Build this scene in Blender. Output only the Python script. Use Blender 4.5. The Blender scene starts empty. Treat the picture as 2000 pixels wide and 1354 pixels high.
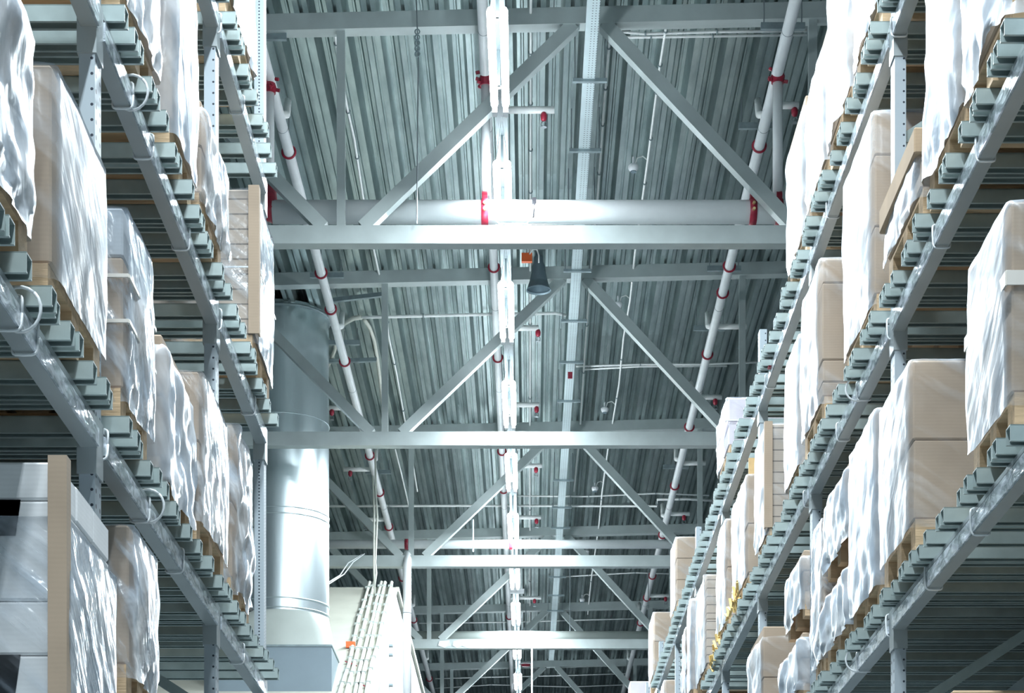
import bpy, math, random
from mathutils import Vector, Matrix, noise
# ------------------------------------------------------------------ camera
F, CX, VY, H = 4100.0, 1015.0, 2100.0, 1.6     # focal (px of the 2000 wide frame), level eye line, eye height
S = bpy.context.scene
COL = S.collection
cam_d = bpy.data.cameras.new('camera'); cam = bpy.data.objects.new('camera', cam_d); COL.objects.link(cam)
cam_d.sensor_width = 36; cam_d.lens = F / 2000 * 36
cam_d.shift_x = -(CX - 1000) / 2000; cam_d.shift_y = (VY - 677) / 2000
cam.location = (0, 0, H); cam.rotation_euler = (math.pi / 2, 0, 0)
cam_d.clip_start = 0.1; cam_d.clip_end = 300
S.camera = cam
# ------------------------------------------------------------------ world, exposure
w = bpy.data.worlds.new('world'); S.world = w; w.use_nodes = True
w.node_tree.nodes['Background'].inputs[0].default_value = (0.62, 0.80, 0.90, 1)
w.node_tree.nodes['Background'].inputs[1].default_value = 0.30
S.view_settings.view_transform = 'Standard'; S.view_settings.look = 'None'
S.view_settings.gamma = 1; S.view_settings.use_curve_mapping = False
S.view_settings.exposure = 0.76
LAMP = 21.0
DOWN = 74.0          # watts of each tube's downward beam
LAMP_COL = (0.84, 0.94, 1.0)
S.cycles.use_denoising = True
S.cycles.max_bounces = 6; S.cycles.transparent_max_bounces = 12
S.cycles.sample_clamp_indirect = 8
R = random.Random(7)

# ------------------------------------------------------------------ materials
def newmat(name):
    m = bpy.data.materials.new(name); m.use_nodes = True
    n = m.node_tree.nodes; b = n['Principled BSDF']
    return m, n, m.node_tree.links, b
def node(n, t, **kw):
    x = n.new(t)
    for k, v in kw.items(): setattr(x, k, v)
    return x
def simple(name, col, rough=.5, metal=0., var=.12, scale=6., bump=0., bscale=60., spec=.5, stretch=(1, 1, 1)):
    """plain surface with slight procedural mottling"""
    m, n, l, b = newmat(name)
    tc = node(n, 'ShaderNodeTexCoord'); mp = node(n, 'ShaderNodeMapping'); mp.inputs['Scale'].default_value = stretch
    l.new(tc.outputs['Object'], mp.inputs['Vector'])
    nz = node(n, 'ShaderNodeTexNoise'); nz.inputs['Scale'].default_value = scale; nz.inputs['Detail'].default_value = 5
    l.new(mp.outputs[0], nz.inputs['Vector'])
    r = node(n, 'ShaderNodeValToRGB')
    r.color_ramp.elements[0].position = .3; r.color_ramp.elements[1].position = .7
    r.color_ramp.elements[0].color = tuple(c * (1 - var) for c in col) + (1,)
    r.color_ramp.elements[1].color = tuple(min(1, c * (1 + var)) for c in col) + (1,)
    l.new(nz.outputs['Fac'], r.inputs[0]); l.new(r.outputs[0], b.inputs['Base Color'])
    b.inputs['Roughness'].default_value = rough; b.inputs['Metallic'].default_value = metal
    b.inputs['Specular IOR Level'].default_value = spec
    if bump:
        n2 = node(n, 'ShaderNodeTexNoise'); n2.inputs['Scale'].default_value = bscale; n2.inputs['Detail'].default_value = 4
        l.new(mp.outputs[0], n2.inputs['Vector'])
        bp = node(n, 'ShaderNodeBump'); bp.inputs['Strength'].default_value = bump; bp.inputs['Distance'].default_value = .02
        l.new(n2.outputs['Fac'], bp.inputs['Height']); l.new(bp.outputs[0], b.inputs['Normal'])
    return m
def emit(name, col, s):
    m, n, l, b = newmat(name)
    b.inputs['Base Color'].default_value = (1, 1, 1, 1)
    b.inputs['Emission Color'].default_value = col + (1,); b.inputs['Emission Strength'].default_value = s
    return m

def film(name, base=(.95, .97, 1.0), clear=.10, streak=.40, ang=35, sc=(1.6, 12.), bump=.22, rough=.26):
    """stretch film: see-through face on, milky at a glancing angle, with drawn streaks"""
    m, n, l, b = newmat(name)
    tc = node(n, 'ShaderNodeTexCoord'); sx = node(n, 'ShaderNodeSeparateXYZ'); l.new(tc.outputs['Object'], sx.inputs[0])
    h = node(n, 'ShaderNodeMath', operation='ADD'); l.new(sx.outputs['X'], h.inputs[0]); l.new(sx.outputs['Y'], h.inputs[1])
    cb = node(n, 'ShaderNodeCombineXYZ'); l.new(h.outputs[0], cb.inputs[0]); l.new(sx.outputs['Z'], cb.inputs[1])
    mp0 = node(n, 'ShaderNodeMapping'); mp0.inputs['Rotation'].default_value = (0, 0, math.radians(ang)); l.new(cb.outputs[0], mp0.inputs[0])
    mp = node(n, 'ShaderNodeMapping'); mp.inputs['Scale'].default_value = (sc[0], sc[1], 1); l.new(mp0.outputs[0], mp.inputs[0])
    oi = node(n, 'ShaderNodeObjectInfo')
    nz = node(n, 'ShaderNodeTexNoise', noise_dimensions='4D'); nz.inputs['Scale'].default_value = 1; nz.inputs['Detail'].default_value = 3
    wv = node(n, 'ShaderNodeMath', operation='MULTIPLY'); wv.inputs[1].default_value = 50
    l.new(oi.outputs['Random'], wv.inputs[0]); l.new(wv.outputs[0], nz.inputs['W']); l.new(mp.outputs[0], nz.inputs['Vector'])
    big = node(n, 'ShaderNodeTexNoise', noise_dimensions='4D'); big.inputs['Scale'].default_value = 3.2; big.inputs['Detail'].default_value = 4
    big.inputs['Distortion'].default_value = .8
    l.new(wv.outputs[0], big.inputs['W']); l.new(mp0.outputs[0], big.inputs['Vector'])
    rp = node(n, 'ShaderNodeMapRange'); rp.inputs['From Min'].default_value = .48; rp.inputs['From Max'].default_value = .72
    l.new(nz.outputs['Fac'], rp.inputs['Value'])
    lw = node(n, 'ShaderNodeLayerWeight'); lw.inputs['Blend'].default_value = .5
    pw = node(n, 'ShaderNodeMath', operation='POWER'); l.new(lw.outputs['Facing'], pw.inputs[0]); pw.inputs[1].default_value = 2.0
    a = node(n, 'ShaderNodeMath', operation='MULTIPLY_ADD'); l.new(rp.outputs[0], a.inputs[0]); a.inputs[1].default_value = streak; a.inputs[2].default_value = clear
    s = node(n, 'ShaderNodeMath', operation='ADD', use_clamp=True); l.new(a.outputs[0], s.inputs[0]); l.new(pw.outputs[0], s.inputs[1])
    rb = node(n, 'ShaderNodeMapRange'); rb.inputs['From Min'].default_value = .42; rb.inputs['From Max'].default_value = .62
    l.new(big.outputs['Fac'], rb.inputs['Value'])
    mxc = node(n, 'ShaderNodeMix', data_type='RGBA'); l.new(rb.outputs[0], mxc.inputs['Factor'])
    mxc.inputs['A'].default_value = (base[0] * .62, base[1] * .70, base[2] * .78, 1); mxc.inputs['B'].default_value = base + (1,)
    l.new(mxc.outputs['Result'], b.inputs['Base Color'])
    b.inputs['Roughness'].default_value = rough; b.inputs['Specular IOR Level'].default_value = .8
    add = node(n, 'ShaderNodeMath', operation='MULTIPLY_ADD'); l.new(big.outputs['Fac'], add.inputs[0]); add.inputs[1].default_value = 1.6; l.new(nz.outputs['Fac'], add.inputs[2])
    bp = node(n, 'ShaderNodeBump'); bp.inputs['Strength'].default_value = bump; bp.inputs['Distance'].default_value = .03
    l.new(add.outputs[0], bp.inputs['Height']); l.new(bp.outputs[0], b.inputs['Normal'])
    tr = node(n, 'ShaderNodeBsdfTransparent')
    mx = node(n, 'ShaderNodeMixShader'); l.new(s.outputs[0], mx.inputs[0]); l.new(tr.outputs[0], mx.inputs[1]); l.new(b.outputs[0], mx.inputs[2])
    l.new(mx.outputs[0], n['Material Output'].inputs['Surface'])
    return m

def deckmat():
    """galvanised roof sheet: spangle, per-sheet tone, end laps"""
    m, n, l, b = newmat('galvanised_deck')
    tc = node(n, 'ShaderNodeTexCoord')
    br = node(n, 'ShaderNodeTexBrick'); br.offset = .5; br.inputs['Scale'].default_value = 1
    br.inputs['Brick Width'].default_value = 9.2; br.inputs['Row Height'].default_value = .924; br.inputs['Mortar Size'].default_value = .0
    br.inputs['Color1'].default_value = (.74, .74, .74, 1); br.inputs['Color2'].default_value = (1, 1, 1, 1)
    mp = node(n, 'ShaderNodeMapping'); mp.inputs['Rotation'].default_value = (0, 0, math.pi / 2); l.new(tc.outputs['Object'], mp.inputs[0]); l.new(mp.outputs[0], br.inputs['Vector'])
    st = node(n, 'ShaderNodeMapping'); st.inputs['Scale'].default_value = (3, .7, 1); l.new(tc.outputs['Object'], st.inputs[0])
    nz = node(n, 'ShaderNodeTexNoise'); nz.inputs['Scale'].default_value = 2.0; nz.inputs['Detail'].default_value = 8; nz.inputs['Roughness'].default_value = .65
    l.new(st.outputs[0], nz.inputs['Vector'])
    r = node(n, 'ShaderNodeValToRGB'); r.color_ramp.elements[0].position = .34; r.color_ramp.elements[1].position = .66
    r.color_ramp.elements[0].color = (.34, .42, .425, 1); r.color_ramp.elements[1].color = (.54, .635, .625, 1)
    l.new(nz.outputs['Fac'], r.inputs[0])
    mx = node(n, 'ShaderNodeMix', data_type='RGBA', blend_type='MULTIPLY'); mx.inputs['Factor'].default_value = 1
    l.new(r.outputs[0], mx.inputs['A']); l.new(br.outputs['Color'], mx.inputs['B']); l.new(mx.outputs['Result'], b.inputs['Base Color'])
    b.inputs['Metallic'].default_value = .85; b.inputs['Roughness'].default_value = .33
    return m

def perforated(name, col, period=.05, rad=.008, ys=(-.03, .03), axis='Y', rough=.42, metal=.25):
    """painted steel with rows of punched holes (dark dots) repeated along Z (posts) or along Y (trays)"""
    m, n, l, b = newmat(name)
    tc = node(n, 'ShaderNodeTexCoord'); sx = node(n, 'ShaderNodeSeparateXYZ'); l.new(tc.outputs['Object'], sx.inputs[0])
    run = 'Z' if axis == 'Y' else 'Y'; cross = 'Y' if axis == 'Y' else 'X'
    md = node(n, 'ShaderNodeMath', operation='PINGPONG'); md.inputs[1].default_value = period / 2; l.new(sx.outputs[run], md.inputs[0])
    last = None
    for y in ys:
        d = node(n, 'ShaderNodeMath', operation='SUBTRACT'); l.new(sx.outputs[cross], d.inputs[0]); d.inputs[1].default_value = y
        d2 = node(n, 'ShaderNodeMath', operation='MULTIPLY'); l.new(d.outputs[0], d2.inputs[0]); l.new(d.outputs[0], d2.inputs[1])
        e2 = node(n, 'ShaderNodeMath', operation='MULTIPLY_ADD'); l.new(md.outputs[0], e2.inputs[0]); l.new(md.outputs[0], e2.inputs[1]); l.new(d2.outputs[0], e2.inputs[2])
        lt = node(n, 'ShaderNodeMath', operation='LESS_THAN'); l.new(e2.outputs[0], lt.inputs[0]); lt.inputs[1].default_value = rad * rad
        if last is None: last = lt
        else:
            mxx = node(n, 'ShaderNodeMath', operation='MAXIMUM'); l.new(last.outputs[0], mxx.inputs[0]); l.new(lt.outputs[0], mxx.inputs[1]); last = mxx
    if axis == 'Y':
        e2 = node(n, 'ShaderNodeMath', operation='MULTIPLY'); l.new(md.outputs[0], e2.inputs[0]); l.new(md.outputs[0], e2.inputs[1])
        dx_ = node(n, 'ShaderNodeMath', operation='SUBTRACT'); l.new(sx.outputs['X'], dx_.inputs[0]); dx_.inputs[1].default_value = .016 if rad > .005 else 0
        e3 = node(n, 'ShaderNodeMath', operation='MULTIPLY_ADD'); l.new(dx_.outputs[0], e3.inputs[0]); l.new(dx_.outputs[0], e3.inputs[1]); l.new(e2.outputs[0], e3.inputs[2])
        lt = node(n, 'ShaderNodeMath', operation='LESS_THAN'); l.new(e3.outputs[0], lt.inputs[0]); lt.inputs[1].default_value = min(rad, .005) ** 2
        mxx = node(n, 'ShaderNodeMath', operation='MAXIMUM'); l.new(last.outputs[0], mxx.inputs[0]); l.new(lt.outputs[0], mxx.inputs[1]); last = mxx
    nz = node(n, 'ShaderNodeTexNoise'); nz.inputs['Scale'].default_value = 5; l.new(tc.outputs['Object'], nz.inputs['Vector'])
    r = node(n, 'ShaderNodeValToRGB'); r.color_ramp.elements[0].color = tuple(c * .88 for c in col) + (1,); r.color_ramp.elements[1].color = tuple(min(1, c * 1.12) for c in col) + (1,)
    l.new(nz.outputs['Fac'], r.inputs[0])
    mx = node(n, 'ShaderNodeMix', data_type='RGBA'); l.new(last.outputs[0], mx.inputs['Factor']); l.new(r.outputs[0], mx.inputs['A']); mx.inputs['B'].default_value = (.03, .04, .06, 1)
    l.new(mx.outputs['Result'], b.inputs['Base Color'])
    b.inputs['Roughness'].default_value = rough; b.inputs['Metallic'].default_value = metal
    return m

def cartonmat(name, col, rows=0, rough=.75):
    """corrugated board: faint flutes, scuffs, optional printed seams"""
    m, n, l, b = newmat(name)
    tc = node(n, 'ShaderNodeTexCoord')
    nz = node(n, 'ShaderNodeTexNoise'); nz.inputs['Scale'].default_value = 3; nz.inputs['Detail'].default_value = 6; l.new(tc.outputs['Object'], nz.inputs['Vector'])
    wv = node(n, 'ShaderNodeTexWave', bands_direction='Z'); wv.inputs['Scale'].default_value = 22; wv.inputs['Distortion'].default_value = 1.5
    l.new(tc.outputs['Object'], wv.inputs['Vector'])
    r = node(n, 'ShaderNodeValToRGB'); r.color_ramp.elements[0].position = .3; r.color_ramp.elements[1].position = .75
    r.color_ramp.elements[0].color = tuple(c * .84 for c in col) + (1,); r.color_ramp.elements[1].color = tuple(min(1, c * 1.1) for c in col) + (1,)
    l.new(nz.outputs['Fac'], r.inputs[0])
    mx = node(n, 'ShaderNodeMix', data_type='RGBA', blend_type='MULTIPLY'); mx.inputs['Factor'].default_value = .035
    l.new(r.outputs[0], mx.inputs['A']); l.new(wv.outputs['Color'], mx.inputs['B'])
    out = mx.outputs['Result']
    if rows:
        sx = node(n, 'ShaderNodeSeparateXYZ'); l.new(tc.outputs['Object'], sx.inputs[0])
        md = node(n, 'ShaderNodeMath', operation='PINGPONG'); md.inputs[1].default_value = rows / 2; l.new(sx.outputs['Z'], md.inputs[0])
        lt = node(n, 'ShaderNodeMath', operation='LESS_THAN'); lt.inputs[1].default_value = .004; l.new(md.outputs[0], lt.inputs[0])
        m2 = node(n, 'ShaderNodeMix', data_type='RGBA'); l.new(lt.outputs[0], m2.inputs['Factor']); l.new(out, m2.inputs['A'])
        m2.inputs['B'].default_value = tuple(c * .35 for c in col) + (1,); out = m2.outputs['Result']
    l.new(out, b.inputs['Base Color']); b.inputs['Roughness'].default_value = rough
    return m

def stripmat():
    """clear ticket rail on the beam face with pale printed inserts"""
    m, n, l, b = newmat('ticket_rail')
    tc = node(n, 'ShaderNodeTexCoord'); mp = node(n, 'ShaderNodeMapping'); mp.inputs['Scale'].default_value = (1, 3.2, 9); l.new(tc.outputs['Object'], mp.inputs[0])
    nz = node(n, 'ShaderNodeTexNoise'); nz.inputs['Scale'].default_value = 3.0; nz.inputs['Detail'].default_value = 5; nz.inputs['Distortion'].default_value = 1.0
    l.new(mp.outputs[0], nz.inputs['Vector'])
    r = node(n, 'ShaderNodeValToRGB'); r.color_ramp.elements[0].position = .42; r.color_ramp.elements[1].position = .60
    r.color_ramp.elements[0].color = (.34, .40, .43, 1); r.color_ramp.elements[1].color = (.80, .86, .95, 1)
    l.new(nz.outputs['Fac'], r.inputs[0]); l.new(r.outputs[0], b.inputs['Base Color'])
    b.inputs['Roughness'].default_value = .12; b.inputs['Specular IOR Level'].default_value = .8
    bp = node(n, 'ShaderNodeBump'); bp.inputs['Strength'].default_value = .35; bp.inputs['Distance'].default_value = .02
    l.new(nz.outputs['Fac'], bp.inputs['Height']); l.new(bp.outputs[0], b.inputs['Normal'])
    return m

M = {
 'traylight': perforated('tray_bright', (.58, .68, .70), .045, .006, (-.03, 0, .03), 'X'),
 'deck': deckmat(),
 'truss': simple('truss_paint', (.50, .56, .555), .38, .2, .08, 4),
 'post': perforated('rack_post', (.44, .51, .56)),
 'postend': perforated('rack_end_post', (.44, .51, .56), .0175, .0042),
 'beam': simple('beam_paint', (.40, .45, .465), .35, .25, .06, 4),
 'bar': simple('bar_steel', (.40, .48, .475), .40, .45, .12, 9),
 'rail': stripmat(),
 'pipe': simple('white_pipe', (.90, .92, .93), .35, 0, .04, 5),
 'red': simple('red_paint', (.34, .02, .045), .35, 0, .2, 30),
 'brass': simple('brass', (.85, .68, .35), .3, .7, .1),
 'strut': simple('strut_steel', (.30, .37, .39), .45, .5, .15, 12),
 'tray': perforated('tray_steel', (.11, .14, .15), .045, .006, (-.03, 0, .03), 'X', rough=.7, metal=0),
 'conduit': simple('white_conduit', (.96, .98, .96), .4, 0, .03),
 'cream': simple('cream_panel', (.50, .50, .43), .6, 0, .07, 3),
 'white': simple('white_plastic', (.88, .90, .92), .4, 0, .03),
 'orange': simple('orange_plastic', (.95, .16, .04), .45, 0, .08),
 'dark': simple('dark_enamel', (.18, .25, .29), .45, .2, .1),
 'black': simple('black_rubber_groove_shadow', (.02, .02, .025), .5, 0, .1),
 'duct': simple('duct_zinc', (.70, .79, .82), .32, .85, .10, 2.2, .25, 3.0, stretch=(1, 1, .18)),
 'ductpaint': simple('duct_painted', (.27, .34, .39), .45, .2, .06, 2),
 'hood': simple('hood_zinc', (.44, .48, .45), .5, .2, .08, 2),
 'concrete': simple('concrete', (.28, .31, .32), .6, 0, .15, 2),
 'wall': simple('wall_panel', (.16, .20, .22), .6, 0, .1, 1),
 'wallr': simple('ribbed_white', (.62, .63, .62), .5, 0, .03),
 'wood': simple('pallet_wood', (.62, .44, .27), .7, 0, .22, 9, .2, 40, stretch=(.4, 3, 3)),
 'woodd': simple('board_wood', (.70, .47, .22), .7, 0, .2, 9),
 'kraft': cartonmat('kraft_board', (.50, .385, .285)),
 'kraftp': cartonmat('kraft_planked', (.58, .49, .41), rows=.075),
 'kraftd': cartonmat('kraft_dark', (.47, .34, .22)),
 'wbox': cartonmat('white_board', (.90, .92, .94)),
 'gbox': cartonmat('grey_board', (.52, .56, .60)),
 'pink': cartonmat('pale_pink_board', (.74, .69, .76)),
 'tape': simple('clear_tape', (.80, .76, .70), .25, 0, .05),
 'film': film('stretch_film', clear=.05, streak=.28),
 'filmh': film('stretch_film_heavy', clear=.35, streak=.4, ang=60, sc=(1.2, 7), bump=.30),
 'filmc': film('stretch_film_creased', clear=.12, streak=.75, ang=55, sc=(4, 14), bump=.55, rough=.16),
 'filmd': film('stretch_film_clear', base=(.86, .90, .95), clear=.06, streak=.5, ang=38, sc=(1.6, 16.), bump=.55, rough=.14),
 'tube': emit('lit_tube', LAMP_COL, LAMP),
 'cable': simple('cream_cable', (.66, .67, .60), .5, 0, .05),
 'wire': simple('steel_wire', (.30, .34, .36), .4, .6, .1),
 'cord': simple('clear_cord', (.86, .90, .92), .15, 0, .03, spec=.9),
 'yellow': simple('loose_straw_wrap', (.85, .58, .22), .6, 0, .25, 14),
}

# ------------------------------------------------------------------ mesh helper
ORIG = {}
class MB:
    def __init__(s): s.v = []; s.f = []
    def add(s, vs, fs):
        o = len(s.v); s.v += [Vector(v) for v in vs]; s.f += [tuple(i + o for i in f) for f in fs]; return s
    def box(s, a, b):
        x0, x1 = sorted((a[0], b[0])); y0, y1 = sorted((a[1], b[1])); z0, z1 = sorted((a[2], b[2]))
        return s.add([(x0,y0,z0),(x1,y0,z0),(x1,y1,z0),(x0,y1,z0),(x0,y0,z1),(x1,y0,z1),(x1,y1,z1),(x0,y1,z1)],
            [(0,3,2,1),(4,5,6,7),(0,1,5,4),(1,2,6,5),(2,3,7,6),(3,0,4,7)])
    def bar(s, p, q, wd, ht, up=(0, 1, 0)):
        """rectangular section from p to q; ht measured along up, wd across"""
        p, q = Vector(p), Vector(q); d = (q - p).normalized(); up = Vector(up)
        sd = d.cross(up).normalized(); u = sd.cross(d).normalized()
        c = []
        for e in (p, q):
            for a, b_ in ((-1,-1),(1,-1),(1,1),(-1,1)): c.append(e + sd * a * wd / 2 + u * b_ * ht / 2)
        return s.add(c, [(0,1,2,3),(7,6,5,4),(0,4,5,1),(1,5,6,2),(2,6,7,3),(3,7,4,0)])
    def tube(s, pts, r, n=12, cap=True):
        pts = [Vector(p) for p in pts]; rings = []
        t = (pts[1] - pts[0]).normalized(); u = t.orthogonal().normalized()
        for i, p in enumerate(pts):
            a = pts[max(0, i - 1)]; b = pts[min(len(pts) - 1, i + 1)]; t = (b - a).normalized()
            u = (u - t * u.dot(t)).normalized(); v = t.cross(u)
            rr = r[i] if isinstance(r, (list, tuple)) else r
            rings.append([p + (u * math.cos(k * 2 * math.pi / n) + v * math.sin(k * 2 * math.pi / n)) * rr for k in range(n)])
        vs = [x for rg in rings for x in rg]; fs = []
        for i in range(len(pts) - 1):
            for k in range(n): fs.append((i * n + k, i * n + (k + 1) % n, (i + 1) * n + (k + 1) % n, (i + 1) * n + k))
        if cap: fs += [tuple(range(n - 1, -1, -1)), tuple((len(pts) - 1) * n + k for k in range(n))]
        return s.add(vs, fs)
    def ring(s, c, axis, R_, r, n=24, m=6, a0=0, a1=2 * math.pi, start=None):
        c = Vector(c); ax = Vector(axis).normalized(); u = Vector(start).normalized() if start else ax.orthogonal().normalized(); v = ax.cross(u)
        full = abs(a1 - a0 - 2 * math.pi) < 1e-6; k = n if full else n + 1
        P = [c + (u * math.cos(a0 + (a1 - a0) * i / n) + v * math.sin(a0 + (a1 - a0) * i / n)) * R_ for i in range(k)]
        if full: P.append(P[0])
        return s.tube(P, r, m)
    def build(s, name, mat, parent=None, smooth=False, origin=None):
        me = bpy.data.meshes.new(name); o = bpy.data.objects.new(name, me); COL.objects.link(o)
        if parent is not None: og = ORIG[parent.name]; o.parent = parent
        else:
            if origin is None:
                xs = [v.x for v in s.v]; ys = [v.y for v in s.v]; zs = [v.z for v in s.v]
                origin = Vector(((min(xs) + max(xs)) / 2, (min(ys) + max(ys)) / 2, min(zs)))
            og = Vector(origin); o.location = og
        ORIG[o.name] = og
        me.from_pydata([tuple(v - og) for v in s.v], [], s.f); me.update()
        me.materials.append(M[mat] if isinstance(mat, str) else mat)
        if smooth: me.shade_smooth() if hasattr(me, 'shade_smooth') else None
        return o
def tag(o, label=None, cat=None, group=None, kind=None):
    for k, v in (('label', label), ('category', cat), ('group', group), ('kind', kind)):
        if v: o[k] = v
    return o
def thing(name, loc, label, cat, group=None):
    o = bpy.data.objects.new(name, None); COL.objects.link(o); o.location = loc; ORIG[o.name] = Vector(loc)
    o.empty_display_size = .1
    return tag(o, label, cat, group)
def W(px, py, Y): return Vector(((px - CX) * Y / F, Y, H + (VY - py) * Y / F))
def WZ(px, py, Z): return W(px, py, F * Z / (VY - py))
def deckz(X): return 9.70 + .023 * X              # underside of the roof sheet above eye level
def WD(px, py, off=.03):
    Z = 9.6
    for _ in range(4):
        Y = F * Z / (VY - py); Z = deckz((px - CX) * Y / F) - off
    return W(px, py, Y)

# ------------------------------------------------------------------ the hall
SK = .0056   # the roof grid runs very slightly across the aisle
def deck():
    prof = [(0,0),(.16,0),(.18,.035),(.25,.035),(.27,0),(.43,0),(.55,.17),(.66,.17),(.69,.145),(.74,.145),(.77,.17),(.88,.17)]
    P = .308; xs = []
    for k in range(-32, 34):
        for a, h in prof: xs.append(((k + a) * P, h))
    ys = [-12, 0, 12, 24, 36, 48, 58, 68]; m = MB(); nx = len(xs)
    vs = [(x + SK * y, y, H + deckz(x) + h) for y in ys for x, h in xs]
    fs = [(j * nx + i, j * nx + i + 1, (j + 1) * nx + i + 1, (j + 1) * nx + i) for j in range(len(ys) - 1) for i in range(nx - 1)]
    m.add(vs, fs)
    tag(m.build('ceiling', 'deck', origin=(0, 0, H + 9.7)), kind='structure')
deck()
tag(MB().box((-10, -12, -.2), (10, 68, 0)).build('floor', 'concrete'), kind='structure')
tag(MB().box((-10, 68, 0), (10, 68.2, 11.6)).build('wall_back', 'wall'), kind='structure')
tag(MB().box((-10.2, -12, 0), (-10, 68, 11.6)).build('wall_left', 'wall'), kind='structure')
tag(MB().box((10, -12, 0), (10.2, 68, 11.6)).build('wall_right', 'wall'), kind='structure')

# ------------------------------------------------------------------ roof trusses
TR = [13.0, 19.08, 25.2, 31.2, 37.2, 43.2, 49.2, 55.2]
names = ['', 'nearest roof truss, its pale bottom chord crossing above the wide white pipe',
 'second roof truss from the camera, with the bell lamp at its top chord',
 'third roof truss, just behind the round duct and the slim white cross pipe',
 'fourth roof truss, with peeling tape on its bottom chord above the cream sloping roof',
 'fifth roof truss, mostly its dark top chord seen beyond the fourth',
 'sixth roof truss, seen dim between the last glowing tubes', 'last roof truss deep in the hall']
for i, y0 in enumerate(TR):
    if i == 0: continue
    y1 = y0 + .15; dx = SK * y0 - .1; X0, X1 = -7.6, 7.8
    t = thing('roof_truss', (0, y0, H + 7.56), names[i], 'roof truss', 'steel roof trusses across the aisle')
    zt = lambda X: H + 9.55 + .023 * X
    MB().add([(X0,y0,zt(X0)),(X1,y0,zt(X1)),(X1,y1,zt(X1)),(X0,y1,zt(X0)),(X0,y0,zt(X0)+.15),(X1,y0,zt(X1)+.15),(X1,y1,zt(X1)+.15),(X0,y1,zt(X0)+.15)],
        [(0,3,2,1),(4,5,6,7),(0,1,5,4),(1,2,6,5),(2,3,7,6),(3,0,4,7)]).build('top_chord', 'truss', t)
    MB().box((X0, y0, H + 7.56), (X1, y0 + .14, H + 7.725)).build('bottom_chord', 'truss', t)
    ym = y0 + .07
    for k in range(-1, 2):
        ap = .62 + 4.3 * k + dx * .5; pl = -1.63 + 4.3 * k + dx * .2; pr = pl + 4.3
        for (xa, xb) in ((pl + .20, ap - .13), (pr - .16, ap + .15)):
            if min(xa, xb) < X0: continue
            MB().bar((xa, ym, H + 7.72), (xb, ym, zt(xb) + .01), .115, .12, (0, 1, 0)).build('diagonal', 'truss', t)
        MB().box((pl - .038, ym - .035, H + 7.72), (pl + .038, ym + .035, zt(pl) + .005)).build('post', 'truss', t)
    if i == 4:
        m = MB()
        for px, wpx in ((868, 20), (893, 14), (915, 24)):
            p = W(px, 1258, y0 - .006); ww = wpx * y0 / F
            m.add([(p.x - ww/2, y0 - .004, p.z + .05), (p.x + ww/2, y0 - .012, p.z + .06), (p.x + ww*.6, y0 - .03, p.z - .04), (p.x, y0 - .008, p.z - .07), (p.x - ww*.6, y0 - .02, p.z - .03)], [(0,1,2,3,4)])
        m.build('peeling_tape', 'white', t)

# ------------------------------------------------------------------ lamps
lamp_y = [(-4.7, None), (-1.9, None), (1.1, None), (4.1, None), (7.1, None), (10.1, None), (13.1, None),
          (16.0, 'nearest pair of glowing tubes, in front of the first truss'),
          (18.69, 'second pair of glowing tubes, its far end hidden by the wide white pipe'),
          (21.55, 'pair of glowing tubes just below the pale nearest truss chord'),
          (24.63, 'pair of glowing tubes just above the second truss bottom chord'),
          (27.5, 'pair of glowing tubes just below the second truss bottom chord'),
          (30.45, 'pair of glowing tubes at the slim white cross pipe'),
          (33.4, 'pair of glowing tubes directly under the third truss chord, above the small white box'),
          (36.2, 'pair of glowing tubes just above the fourth truss chord'),
          (39.3, 'short pair of glowing tubes under the fourth truss chord'),
          (42.6, 'pair of glowing tubes beside the red disc'),
          (45.8, 'last but one pair of glowing tubes, at the bottom of the picture'),
          (49.0, 'farthest pair of glowing tubes deep in the hall')]
LZ = H + 8.13
def lampx(y): return -.172 + .0050 * (y - 16)
for i, (y, lab) in enumerate(lamp_y):
    L = 1.62
    t = thing('tube_lamp', (lampx(y), y + L / 2, LZ), lab or 'pair of glowing tubes nearer the camera, above the frame', 'lamp', 'twin tube lamps above the aisle')
    for sgn in (-1, 1):
        x0 = lampx(y) + sgn * .052; x1 = lampx(y + L) + sgn * .047
        pts = [(x0, y, LZ)] + [(x0 + (x1 - x0) * f, y + L * f, LZ) for f in (.012, .03, .5, .97, .988)] + [(x1, y + L, LZ)]
        MB().tube(pts, [.012, .025, .031, .031, .031, .025, .012], 14).build('glowing_tube', 'tube', t, True)
        MB().box((x1 - .022, y + L + .06, LZ - .02), (x1 + .022, y + L + .15, LZ + .03)).build('end_clip', 'white', t)
        MB().tube([(x1, y + L, LZ), (x1, y + L + .08, LZ)], .008, 8).build('end_pin', 'white', t)
        ld = bpy.data.lights.new('tube_light', 'AREA'); ld.shape = 'RECTANGLE'; ld.size = .045; ld.size_y = L - .08
        ld.energy = DOWN; ld.color = LAMP_COL; lo = bpy.data.objects.new('tube_light', ld); COL.objects.link(lo)
        lo.parent = t; lo.location = ((x0 + x1) / 2 - lampx(y), 0, -.034)
    for yy in (y + .2, y + L - .3): MB().box((lampx(y) - .012, yy, LZ + .02), (lampx(y) + .012, yy + .03, LZ + .332)).box((lampx(y) - .05, yy, LZ + .025), (lampx(y) + .05, yy + .03, LZ + .035)).build('mounting_bracket', 'strut', t)
    MB().tube([(lampx(y) - .05, y + .02, LZ + .02), (lampx(y), y - .16, LZ + .33), (lampx(y) + .05, y + .02, LZ + .02)], .004, 6).build('lead', 'white', t)
ty0, ty1 = -6, 56
m = MB()
a = (lampx(ty0), lampx(ty1))
rz0, rz1 = LZ + .33, LZ + .38
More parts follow.
